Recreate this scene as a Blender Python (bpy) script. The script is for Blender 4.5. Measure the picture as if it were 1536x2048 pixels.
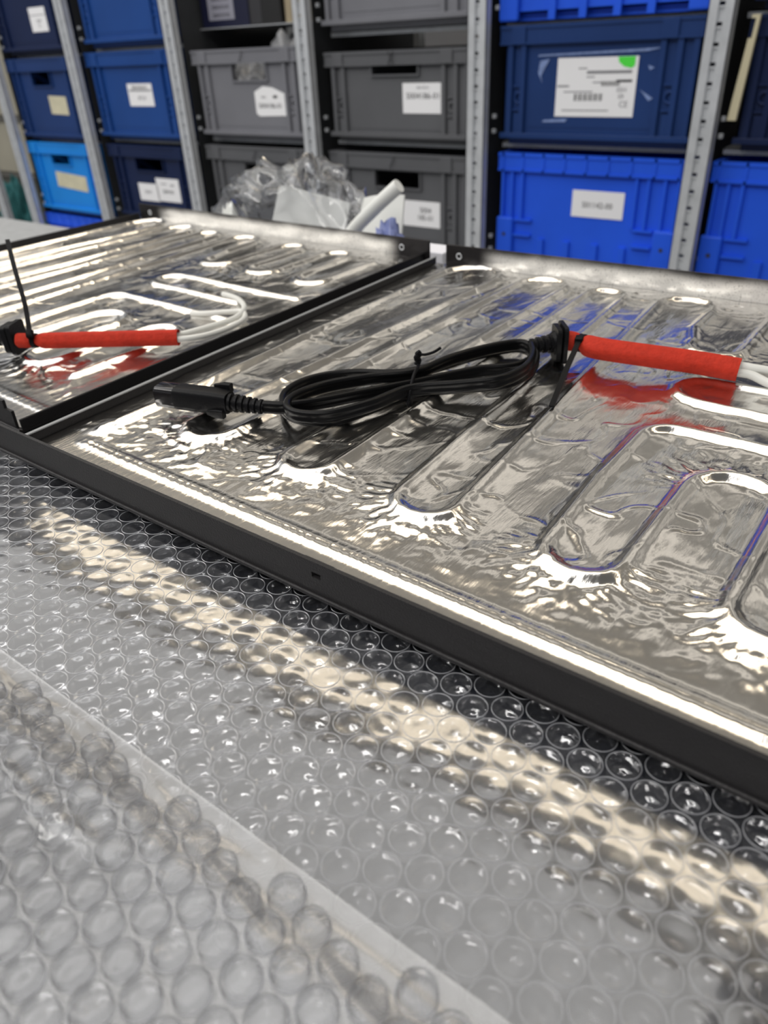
import bpy, bmesh, math, random
import numpy as np
from mathutils import Vector, Matrix

random.seed(7)
for o in list(bpy.data.objects):
    bpy.data.objects.remove(o)
SC = bpy.context.scene
COL = SC.collection

# ------------------------------------------------------------------ camera
cam_d = bpy.data.cameras.new('camera')
cam = bpy.data.objects.new('camera', cam_d)
COL.objects.link(cam)
SC.camera = cam
Rm = ((0.799305, 0.291089, -0.525718), (0.599333, -0.449810, 0.662171), (-0.043723, -0.844357, -0.533995))
cam.matrix_world = Matrix(((Rm[0][0], -Rm[0][1], -Rm[0][2], 0.0),
                           (Rm[1][0], -Rm[1][1], -Rm[1][2], 0.0),
                           (Rm[2][0], -Rm[2][1], -Rm[2][2], 0.15),
                           (0, 0, 0, 1)))
cam_d.sensor_fit = 'VERTICAL'
cam_d.sensor_height = 36.0
cam_d.lens = 1490.0 / 2048.0 * 36.0
cam_d.clip_start = 0.01
cam_d.dof.use_dof = True
cam_d.dof.focus_distance = 0.28
cam_d.dof.aperture_fstop = 14.0

# ------------------------------------------------------------------ world, lamps, exposure
SC.view_settings.view_transform = 'Standard'
SC.view_settings.look = 'None'
SC.view_settings.gamma = 1.0
SC.view_settings.use_curve_mapping = False
SC.view_settings.exposure = 0.28
SC.cycles.use_denoising = True
SC.cycles.max_bounces = 12
SC.cycles.transparent_max_bounces = 32
SC.cycles.sample_clamp_indirect = 8.0

w = bpy.data.worlds.new('hall_light')
SC.world = w
w.use_nodes = True
bg = w.node_tree.nodes['Background']
bg.inputs[0].default_value = (0.60, 0.62, 0.66, 1)
bg.inputs[1].default_value = 0.40


def lamp(name, loc, sx, sy, power, color, rot=(0, 0, 0)):
    d = bpy.data.lights.new(name, 'AREA')
    d.shape = 'RECTANGLE'
    d.size, d.size_y = sx, sy
    d.energy = power
    d.color = color
    o = bpy.data.objects.new(name, d)
    o.location = loc
    o.rotation_euler = rot
    COL.objects.link(o)
    return o


WARM = (1.0, 0.86, 0.66)
lamp('lamp_row_rear', (-0.8, 1.57, 2.0), 5.6, 0.13, 14, WARM)
for k in range(3):
    lamp('foil_reflection_strip', (-1.0, 2.82 + 1.25 * k, 2.0), 7.0, 0.30, 7.5, (1.0, 0.93, 0.82))  # unseen strips, added to put warm reflections into the flat foil
lamp('front_fill', (-1.2, -1.25, 2.0), 6.0, 0.30, 60, (1.0, 0.97, 0.93))  # unseen fill light, added to brighten the shelf fronts
# broad luminous ceiling field over the work area
lamp('luminous_ceiling', (-2.9, 0.10, 2.0), 6.0, 2.5, 68, (1.0, 0.98, 0.95))


# ------------------------------------------------------------------ materials
def nodes(name):
    m = bpy.data.materials.new(name)
    m.use_nodes = True
    nt = m.node_tree
    return m, nt, nt.nodes['Principled BSDF']


def mat(name, col, rough=0.5, metal=0.0, bump=0.0, bscale=200.0, var=0.0, vscale=20.0, spec=0.5, stretch=None):
    m, nt, b = nodes(name)
    b.inputs['Base Color'].default_value = (*col, 1)
    b.inputs['Roughness'].default_value = rough
    b.inputs['Metallic'].default_value = metal
    b.inputs['Specular IOR Level'].default_value = spec
    tc = nt.nodes.new('ShaderNodeTexCoord')
    src = tc.outputs['Object']
    if stretch:
        mp = nt.nodes.new('ShaderNodeMapping')
        mp.inputs['Scale'].default_value = stretch
        nt.links.new(src, mp.inputs[0])
        src = mp.outputs[0]
    if bump:
        n = nt.nodes.new('ShaderNodeTexNoise')
        n.inputs['Scale'].default_value = bscale
        n.inputs['Detail'].default_value = 3
        nt.links.new(src, n.inputs['Vector'])
        bp = nt.nodes.new('ShaderNodeBump')
        bp.inputs['Strength'].default_value = bump
        bp.inputs['Distance'].default_value = 0.001
        nt.links.new(n.outputs['Fac'], bp.inputs['Height'])
        nt.links.new(bp.outputs[0], b.inputs['Normal'])
    if var:
        n2 = nt.nodes.new('ShaderNodeTexNoise')
        n2.inputs['Scale'].default_value = vscale
        n2.inputs['Detail'].default_value = 5
        nt.links.new(src, n2.inputs['Vector'])
        rp = nt.nodes.new('ShaderNodeValToRGB')
        rp.color_ramp.elements[0].position = 0.3
        rp.color_ramp.elements[1].position = 0.7
        rp.color_ramp.elements[0].color = (*[c * (1 - var) for c in col], 1)
        rp.color_ramp.elements[1].color = (*[min(1, c * (1 + var)) for c in col], 1)
        nt.links.new(n2.outputs['Fac'], rp.inputs[0])
        nt.links.new(rp.outputs[0], b.inputs['Base Color'])
    return m


M_FOIL = mat('aluminium_foil', (0.84, 0.825, 0.80), 0.17, 1.0, bump=0.10, bscale=900, stretch=(1, 0.15, 1))
M_BLACK = mat('black_powder_coat', (0.018, 0.017, 0.018), 0.42, 0.0, bump=0.25, bscale=1500, spec=0.3)
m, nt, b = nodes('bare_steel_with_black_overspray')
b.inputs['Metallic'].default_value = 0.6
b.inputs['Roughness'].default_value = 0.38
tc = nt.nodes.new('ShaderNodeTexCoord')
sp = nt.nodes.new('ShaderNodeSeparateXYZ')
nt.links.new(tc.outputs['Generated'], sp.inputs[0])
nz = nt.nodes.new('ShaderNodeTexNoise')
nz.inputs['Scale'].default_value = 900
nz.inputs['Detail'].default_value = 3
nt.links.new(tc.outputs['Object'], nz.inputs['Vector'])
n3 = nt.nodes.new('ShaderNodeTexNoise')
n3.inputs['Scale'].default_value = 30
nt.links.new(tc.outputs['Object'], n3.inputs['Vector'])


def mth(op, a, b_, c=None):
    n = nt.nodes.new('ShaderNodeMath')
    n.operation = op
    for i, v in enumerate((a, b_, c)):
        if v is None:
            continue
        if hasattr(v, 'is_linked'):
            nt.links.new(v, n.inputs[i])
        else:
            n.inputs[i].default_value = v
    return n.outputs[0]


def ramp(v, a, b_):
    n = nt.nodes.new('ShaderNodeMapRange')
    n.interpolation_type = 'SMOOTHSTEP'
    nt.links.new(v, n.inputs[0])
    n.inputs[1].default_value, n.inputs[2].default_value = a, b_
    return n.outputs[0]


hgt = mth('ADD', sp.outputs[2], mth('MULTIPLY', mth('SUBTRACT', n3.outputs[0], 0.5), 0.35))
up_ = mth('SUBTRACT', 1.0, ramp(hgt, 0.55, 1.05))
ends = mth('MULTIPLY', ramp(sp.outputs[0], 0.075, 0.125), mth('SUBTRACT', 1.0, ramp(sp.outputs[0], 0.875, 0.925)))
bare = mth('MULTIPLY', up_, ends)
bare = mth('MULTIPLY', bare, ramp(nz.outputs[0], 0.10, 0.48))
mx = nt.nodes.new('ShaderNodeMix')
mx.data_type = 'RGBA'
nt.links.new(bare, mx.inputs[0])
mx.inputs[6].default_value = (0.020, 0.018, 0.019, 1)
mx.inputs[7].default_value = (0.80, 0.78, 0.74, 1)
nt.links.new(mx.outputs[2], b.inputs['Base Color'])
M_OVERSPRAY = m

M_RUBBER = mat('black_pvc', (0.004, 0.004, 0.0045), 0.30, 0.0, bump=0.05, bscale=800, spec=0.16)
M_PLUG = mat('black_moulded_plastic', (0.005, 0.005, 0.006), 0.42, 0.0, bump=0.12, bscale=900, spec=0.14)
M_TIE = mat('black_nylon', (0.005, 0.005, 0.006), 0.4, spec=0.10)
M_RED = mat('red_woven_sleeve', (0.46, 0.030, 0.014), 0.75, 0.0, bump=0.5, bscale=700, var=0.12, vscale=300, spec=0.2)
M_WHITE_WIRE = mat('white_silicone_wire', (0.72, 0.72, 0.68), 0.4)
M_TABLE = mat('dark_navy_table_top', (0.010, 0.013, 0.024), 0.6, 0.0, var=0.2, vscale=8)
M_BENCH = mat('grey_bench_top', (0.34, 0.35, 0.36), 0.6, 0.0, var=0.12, vscale=60)
M_STEEL = mat('painted_grey_steel', (0.30, 0.31, 0.32), 0.45, 0.3)
M_SIDE = mat('shade_darkened_side_panel', (0.035, 0.037, 0.040), 0.6, 0.0, var=0.1, vscale=30)  # steel colour darkened to stand for the shade behind the uprights
M_GALV = mat('galvanised_steel', (0.60, 0.62, 0.645), 0.42, 0.35, var=0.08, vscale=40)
M_NAVY = mat('navy_blue_crate_plastic', (0.012, 0.040, 0.155), 0.42, var=0.1, vscale=6, spec=0.25)
M_NAVYD = mat('deep_navy_crate_plastic', (0.007, 0.016, 0.062), 0.42, var=0.1, vscale=6, spec=0.25)
M_MID = mat('mid_blue_crate_plastic', (0.012, 0.060, 0.25), 0.42, var=0.08, vscale=6, spec=0.25)
M_LIGHT = mat('light_blue_crate_plastic', (0.010, 0.24, 0.74), 0.42, var=0.08, vscale=6, spec=0.25)
M_ROYAL = mat('royal_blue_crate_plastic', (0.018, 0.105, 0.78), 0.42, var=0.08, vscale=6, spec=0.25)
M_GREY = mat('grey_crate_plastic', (0.110, 0.113, 0.122), 0.5, var=0.08, vscale=6, spec=0.25)
M_GREYL = mat('light_grey_crate_plastic', (0.185, 0.188, 0.210), 0.5, var=0.08, vscale=6, spec=0.25)
M_PAPER = mat('white_label_paper', (0.90, 0.90, 0.92), 0.6)
M_CREAM = mat('cream_label_paper', (0.62, 0.58, 0.42), 0.7, var=0.1, vscale=30)
M_INK = mat('black_ink', (0.03, 0.03, 0.035), 0.6)
M_GREYINK = mat('grey_ink', (0.25, 0.25, 0.27), 0.6)
M_GREEN = mat('green_dot_paper', (0.08, 0.80, 0.06), 0.5)
M_STRIP = mat('cream_plastic', (0.62, 0.56, 0.38), 0.5)
M_CARD = mat('brown_cardboard', (0.36, 0.30, 0.20), 0.8, var=0.12, vscale=14)
M_BEIGE = mat('beige_board', (0.33, 0.31, 0.25), 0.7, var=0.08, vscale=5)
M_TEAL = mat('teal_fabric', (0.02, 0.13, 0.14), 0.8, var=0.2, vscale=30)
M_FLOOR = mat('grey_concrete_floor', (0.32, 0.32, 0.31), 0.5, var=0.12, vscale=3)
M_CEIL = mat('white_ceiling', (0.55, 0.54, 0.52), 0.8, var=0.03, vscale=3)
M_WALL = mat('warm_grey_wall', (0.36, 0.35, 0.35), 0.8, var=0.05, vscale=2)
M_SHEETPAPER = mat('white_paper', (0.78, 0.79, 0.76), 0.6)


def film(name, tint, haze, gain, rough, add=0.02, bump=0.04, bscale=160, rough2=None, mixr=0.5, edge=None):
    m = bpy.data.materials.new(name)
    m.use_nodes = True
    nt = m.node_tree
    nt.nodes.clear()
    out = nt.nodes.new('ShaderNodeOutputMaterial')
    tr = nt.nodes.new('ShaderNodeBsdfTransparent')
    tr.inputs[0].default_value = (*tint, 1)
    if edge:
        lw = nt.nodes.new('ShaderNodeLayerWeight')
        lw.inputs[0].default_value = 0.35
        rp = nt.nodes.new('ShaderNodeValToRGB')
        rp.color_ramp.elements[0].position, rp.color_ramp.elements[1].position = 0.35, 0.95
        rp.color_ramp.elements[0].color = (*tint, 1)
        rp.color_ramp.elements[1].color = (edge, edge, edge, 1)
        nt.links.new(lw.outputs['Facing'], rp.inputs[0])
        nt.links.new(rp.outputs[0], tr.inputs[0])
    gl = nt.nodes.new('ShaderNodeBsdfGlossy')
    gl.inputs['Roughness'].default_value = rough
    glo = gl.outputs[0]
    if rough2:
        g2 = nt.nodes.new('ShaderNodeBsdfGlossy')
        g2.inputs['Roughness'].default_value = rough2
        mg = nt.nodes.new('ShaderNodeMixShader')
        mg.inputs[0].default_value = mixr
        nt.links.new(gl.outputs[0], mg.inputs[1])
        nt.links.new(g2.outputs[0], mg.inputs[2])
        glo = mg.outputs[0]
    df = nt.nodes.new('ShaderNodeBsdfDiffuse')
    df.inputs[0].default_value = (0.85, 0.86, 0.90, 1)
    tl = nt.nodes.new('ShaderNodeBsdfTranslucent')
    tl.inputs[0].default_value = (0.85, 0.86, 0.90, 1)
    mdt = nt.nodes.new('ShaderNodeMixShader')
    mdt.inputs[0].default_value = 0.5
    nt.links.new(df.outputs[0], mdt.inputs[1])
    nt.links.new(tl.outputs[0], mdt.inputs[2])
    fr = nt.nodes.new('ShaderNodeFresnel')
    fr.inputs[0].default_value = 1.5
    ml = nt.nodes.new('ShaderNodeMath')
    ml.operation = 'MULTIPLY_ADD'
    ml.use_clamp = True
    ml.inputs[1].default_value = gain
    ml.inputs[2].default_value = add
    nt.links.new(fr.outputs[0], ml.inputs[0])
    m1 = nt.nodes.new('ShaderNodeMixShader')
    nt.links.new(ml.outputs[0], m1.inputs[0])
    nt.links.new(tr.outputs[0], m1.inputs[1])
    nt.links.new(glo, m1.inputs[2])
    m2 = nt.nodes.new('ShaderNodeMixShader')
    m2.inputs[0].default_value = haze
    nt.links.new(m1.outputs[0], m2.inputs[1])
    nt.links.new(mdt.outputs[0], m2.inputs[2])
    tc = nt.nodes.new('ShaderNodeTexCoord')
    ns = nt.nodes.new('ShaderNodeTexNoise')
    ns.inputs['Scale'].default_value = bscale
    ns.inputs['Detail'].default_value = 2
    nt.links.new(tc.outputs['Object'], ns.inputs['Vector'])
    bp = nt.nodes.new('ShaderNodeBump')
    bp.inputs['Strength'].default_value = bump
    bp.inputs['Distance'].default_value = 0.001
    nt.links.new(ns.outputs['Fac'], bp.inputs['Height'])
    nt.links.new(bp.outputs[0], gl.inputs['Normal'])
    nt.links.new(m2.outputs[0], out.inputs[0])
    return m


M_FILM = film('clear_bubble_film', (0.97, 0.975, 0.985), 0.07, 0.55, 0.10, add=0.015, bump=0.01)
M_BASEFILM = film('clear_flat_film', (0.96, 0.965, 0.98), 0.008, 1.2, 0.05, add=0.12, bump=0.006, rough2=0.13, mixr=0.6)
M_FRONTFILM = film('clear_front_film', (0.95, 0.955, 0.97), 0.09, 1.3, 0.12, add=0.19, bump=0.02, rough2=0.35, mixr=0.75)
M_FRONTCUP = film('clear_front_cup_film', (0.96, 0.965, 0.975), 0.035, 0.5, 0.12, add=0.02, bump=0.01, edge=0.62)
M_RIMFILM = film('welded_film_rim', (0.80, 0.82, 0.86), 0.45, 1.2, 0.15, add=0.06)
M_BAG = film('clear_bag_film', (0.95, 0.955, 0.97), 0.035, 1.0, 0.12)


# ------------------------------------------------------------------ mesh helpers
class MB:
    """collects shapes and links them as one mesh object"""

    def __init__(self):
        self.v, self.f = [], []

    def add(self, vs, fs):
        n = len(self.v)
        self.v.extend([tuple(p) for p in vs])
        self.f.extend([tuple(i + n for i in f) for f in fs])
        return self

    def box(self, x0, x1, y0, y1, z0, z1):
        vs = [(x, y, z) for x in (x0, x1) for y in (y0, y1) for z in (z0, z1)]
        return self.add(vs, [(0, 1, 3, 2), (4, 6, 7, 5), (0, 4, 5, 1), (2, 3, 7, 6), (0, 2, 6, 4), (1, 5, 7, 3)])

    def bbox(self, x0, x1, y0, y1, z0, z1, b):
        """box with bevelled edges"""
        bm = bmesh.new()
        bmesh.ops.create_cube(bm, size=1.0)
        for vv in bm.verts:
            vv.co = ((x0 + x1) / 2 + vv.co.x * (x1 - x0), (y0 + y1) / 2 + vv.co.y * (y1 - y0), (z0 + z1) / 2 + vv.co.z * (z1 - z0))
        bmesh.ops.bevel(bm, geom=list(bm.edges), offset=b, segments=2, affect='EDGES', profile=0.5)
        bm.verts.index_update()
        self.add([tuple(vv.co) for vv in bm.verts], [tuple(vv.index for vv in ff.verts) for ff in bm.faces])
        bm.free()
        return self

    def prism(self, poly, z0, z1):
        """closed polygon in xy, extruded in z"""
        n = len(poly)
        vs = [(x, y, z0) for x, y in poly] + [(x, y, z1) for x, y in poly]
        fs = [tuple(range(n - 1, -1, -1)), tuple(range(n, 2 * n))]
        fs += [(i, (i + 1) % n, n + (i + 1) % n, n + i) for i in range(n)]
        return self.add(vs, fs)

    def prism_xz(self, poly, y0, y1):
        n = len(poly)
        vs = [(x, y0, z) for x, z in poly] + [(x, y1, z) for x, z in poly]
        fs = [tuple(range(n)), tuple(range(2 * n - 1, n - 1, -1))]
        fs += [(i, n + i, n + (i + 1) % n, (i + 1) % n) for i in range(n)]
        return self.add(vs, fs)

    def sweep(self, pts, prof, up=(0, 0, 1), closed_caps=True, radii=None):
        """sweeps profile [(a along side, b along up)] along pts"""
        P = [Vector(p) for p in pts]
        n, k = len(P), len(prof)
        vs, fs = [], []
        U = Vector(up)
        for i, p in enumerate(P):
            t = (P[min(i + 1, n - 1)] - P[max(i - 1, 0)]).normalized()
            s = t.cross(U)
            if s.length < 1e-4:
                s = t.cross(Vector((1, 0, 0)))
            s.normalize()
            u2 = s.cross(t).normalized()
            r = 1.0 if radii is None else radii[i]
            for a, b in prof:
                vs.append(p + s * (a * r) + u2 * (b * r))
        for i in range(n - 1):
            for j in range(k):
                fs.append((i * k + j, i * k + (j + 1) % k, (i + 1) * k + (j + 1) % k, (i + 1) * k + j))
        if closed_caps:
            fs.append(tuple(range(k - 1, -1, -1)))
            fs.append(tuple((n - 1) * k + j for j in range(k)))
        return self.add(vs, fs)

    def build(self, name, m, parent=None, smooth=False, loc=None, sharp=None):
        me = bpy.data.meshes.new(name)
        me.from_pydata([tuple(p) for p in self.v], [], self.f)
        me.materials.append(m)
        if smooth:
            me.polygons.foreach_set('use_smooth', [True] * len(me.polygons))
            if sharp:
                me.set_sharp_from_angle(angle=sharp)
        me.update()
        o = bpy.data.objects.new(name, me)
        COL.objects.link(o)
        if parent is not None:
            o.parent = parent
        if loc:
            o.location = loc
        return o


def circ(r, n=12, rz=None):
    rz = r if rz is None else rz
    return [(r * math.cos(2 * math.pi * i / n), rz * math.sin(2 * math.pi * i / n)) for i in range(n)]


def spline(pts, per=8):
    """Catmull-Rom through points"""
    P = [Vector(p) for p in pts]
    P = [P[0] * 2 - P[1]] + P + [P[-1] * 2 - P[-2]]
    out = []
    for i in range(1, len(P) - 2):
        a, b, c, d = P[i - 1], P[i], P[i + 1], P[i + 2]
        for k in range(per):
            t = k / per
            out.append(0.5 * ((2 * b) + (c - a) * t + (2 * a - 5 * b + 4 * c - d) * t * t + (3 * b - a - 3 * c + d) * t ** 3))
    out.append(P[-2].copy())
    return out


def tag(o, label=None, cat=None, group=None, kind=None):
    if label:
        o['label'] = label
    if cat:
        o['category'] = cat
    if group:
        o['group'] = group
    if kind:
        o['kind'] = kind
    return o


def thing(name, label, cat, loc=(0, 0, 0), group=None):
    o = bpy.data.objects.new(name, None)
    o.empty_display_size = 0.02
    o.location = loc
    COL.objects.link(o)
    return tag(o, label, cat, group)


def text(body, size, loc, m, parent, name='lettering', align='CENTER', sx=1.0):
    c = bpy.data.curves.new(name, 'FONT')
    c.body = body
    c.size = size
    c.align_x = align
    c.align_y = 'CENTER'
    c.extrude = 0.0001
    c.resolution_u = 2
    c.materials.append(m)
    o = bpy.data.objects.new(name, c)
    COL.objects.link(o)
    o.parent = parent
    o.location = loc
    dg = bpy.context.evaluated_depsgraph_get()
    me = bpy.data.meshes.new_from_object(o.evaluated_get(dg))
    bpy.data.objects.remove(o)
    o = bpy.data.objects.new(name, me)
    COL.objects.link(o)
    o.parent = parent
    o.location = loc
    o.rotation_euler = (math.pi / 2, 0, 0)
    o.scale = (sx, 1, 1)
    return o


# ------------------------------------------------------------------ noise
def perlin(x, y, seed=0):
    rng = np.random.RandomState(seed)
    perm = rng.permutation(512)
    g = rng.rand(512) * 2 * np.pi
    gx, gy = np.cos(g), np.sin(g)
    xi, yi = np.floor(x).astype(int), np.floor(y).astype(int)
    xf, yf = x - xi, y - yi

    def h(i, j):
        return perm[(perm[i & 511] + j) & 511]

    def dot(i, j, dx, dy):
        k = h(i, j)
        return gx[k] * dx + gy[k] * dy
    u, v = xf ** 3 * (xf * (xf * 6 - 15) + 10), yf ** 3 * (yf * (yf * 6 - 15) + 10)
    a = dot(xi, yi, xf, yf) * (1 - u) + dot(xi + 1, yi, xf - 1, yf) * u
    b = dot(xi, yi + 1, xf, yf - 1) * (1 - u) + dot(xi + 1, yi + 1, xf - 1, yf - 1) * u
    return (a * (1 - v) + b * v) * 1.4


def ridge(x, y, seed=0):
    return 1 - np.abs(perlin(x, y, seed)) * 2


def sstep(a, b, x):
    t = np.clip((x - a) / (b - a), 0, 1)
    return t * t * (3 - 2 * t)


def grid_mesh(name, X, Y, Z, m, parent=None):
    ny, nx = X.shape
    me = bpy.data.meshes.new(name)
    co = np.stack([X, Y, Z], -1).reshape(-1, 3)
    me.vertices.add(nx * ny)
    me.vertices.foreach_set('co', co.ravel())
    idx = np.arange(nx * ny).reshape(ny, nx)
    q = np.stack([idx[:-1, :-1], idx[:-1, 1:], idx[1:, 1:], idx[1:, :-1]], -1).reshape(-1, 4)
    me.loops.add(q.size)
    me.loops.foreach_set('vertex_index', q.ravel())
    me.polygons.add(len(q))
    me.polygons.foreach_set('loop_start', np.arange(0, q.size, 4))
    me.polygons.foreach_set('loop_total', np.full(len(q), 4))
    me.polygons.foreach_set('use_smooth', np.ones(len(q), bool))
    me.materials.append(m)
    me.update(calc_edges=True)
    o = bpy.data.objects.new(name, me)
    COL.objects.link(o)
    if parent is not None:
        o.parent = parent
    return o


# ================================================================== SETTING
FLOOR_Z = -0.80
o = MB().box(-7, 5, -5, 7.6, FLOOR_Z - 0.05, FLOOR_Z).build('floor', M_FLOOR)
tag(o, kind='structure')
o = MB().box(-7, 5, -5, 7.6, 2.35, 2.40).build('ceiling', M_CEIL)
tag(o, kind='structure')
o = MB().box(-7, 5, 7.5, 7.6, FLOOR_Z, 2.35).build('wall_back', M_WALL)
tag(o, kind='structure')

# ------------------------------------------------------------------ table and bench
t = thing('work_table', 'dark navy work table carrying the bubble wrap and the foil panels', 'table', (-0.07, 0.0, FLOOR_Z))
lo = lambda z: z - FLOOR_Z
MB().bbox(-0.665, 0.75, -0.45, 0.517, lo(-0.036), lo(-0.0092), 0.002).build('table_top', M_TABLE, t)
for x in (-0.62, 0.70):
    for y in (-0.40, 0.47):
        MB().box(x - 0.02, x + 0.02, y - 0.02, y + 0.02, 0, lo(-0.036)).build('leg', M_STEEL, t)
t = thing('work_bench', 'light grey work bench behind the left foil panel', 'bench', (-0.8, 0.65, FLOOR_Z))
MB().bbox(-1.3, 1.1, -0.125, 0.10, lo(-0.130), lo(-0.100), 0.002).build('bench_top', M_BENCH, t)
for x in (-1.25, 1.05):
    for y in (-0.10, 0.075):
        MB().box(x - 0.02, x + 0.02, y - 0.02, y + 0.02, 0, lo(-0.130)).build('leg', M_STEEL, t)

# ------------------------------------------------------------------ shelving rack
SY = 1.50
UP = [-2.87, -2.669, -2.239, -1.786, -1.334, -0.879, -0.428, 0.026]
rack = thing('shelving_rack', 'galvanised shelving rack with slotted uprights full of plastic crates', 'shelving', (-1.3, SY, FLOOR_Z))


def rk(x, y, z):
    return x + 1.3, y - SY, z - FLOOR_Z


for i, x in enumerate(UP):
    mb = MB()
    z0, z1 = 0.0, 1.55
    xr = x + 1.3
    for s in (-1, 1):
        a, b = sorted((xr + s * 0.0065, xr + s * 0.0205))
        mb.box(a, b, -0.030, -0.0285, z0, z1)
        a, b = sorted((xr + s * 0.0050, xr + s * 0.0065))
        mb.box(a, b, -0.030, -0.024, z0, z1)
        a, b = sorted((xr + s * 0.0190, xr + s * 0.0205))
        mb.box(a, b, -0.030, -0.012, z0, z1)
    zz = z0
    while zz < z1:
        mb.box(xr - 0.005, xr + 0.005, -0.0255, -0.024, zz, zz + 0.0225)
        zz += 0.028
    # slots: short slanted lips that catch the light below every hole
    zz = z0 + 0.0225
    while zz < z1:
        mb.box(xr - 0.004, xr + 0.004, -0.0285, -0.0255, zz - 0.003, zz - 0.001)
        zz += 0.028
    mb.build('upright', M_GALV, rack)
    if i >= 1:
        mb = MB()
        a = xr
        mb.box(a - 0.015, a + 0.015, 0.44, 0.4415, z0, z1)
        mb.box(a - 0.015, a - 0.0135, 0.41, 0.44, z0, z1)
        mb.build('rear_upright', M_GALV, rack)
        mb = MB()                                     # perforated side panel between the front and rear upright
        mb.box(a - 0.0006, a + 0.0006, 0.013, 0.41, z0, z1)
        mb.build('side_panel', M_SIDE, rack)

BAY = {'AB': (-2.669, -2.239), 'BC': (-2.239, -1.786), 'CD': (-1.786, -1.334), 'DE': (-1.334, -0.879), 'EF': (-0.879, -0.428), 'FG': (-0.428, 0.026)}
DECK = {'AB': (0.160, -0.078, -0.302, -0.53), 'BC': (0.168, -0.067, -0.290, -0.53), 'CD': (None, -0.053, -0.285, -0.53),
        'DE': (0.172, -0.048, -0.285, -0.53), 'EF': (0.170, -0.041, -0.275, -0.53), 'FG': (0.166, -0.040, -0.275, -0.53)}
for bay, (xa, xb) in BAY.items():
    for z in DECK[bay]:
        if z is None:
            continue
        mb = MB()
        x0, x1 = xa + 1.3 + 0.021, xb + 1.3 - 0.021
        zz = z - FLOOR_Z
        mb.box(x0, x1, 0.050, 0.43, zz - 0.002, zz)
        mb.box(x0, x1, 0.050, 0.0515, zz - 0.010, zz)
        mb.build('shelf_board', M_GALV, rack)
        for s, xx in ((1, x0), (-1, x1)):
            for dz in (0.020, 0.047):
                a, b = sorted((xx - s * 0.001, xx + s * 0.006))
                MB().bbox(a, b, 0.004, 0.012, zz + dz, zz + dz + 0.008, 0.001).build('bolt_head', M_GALV, rack)


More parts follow.
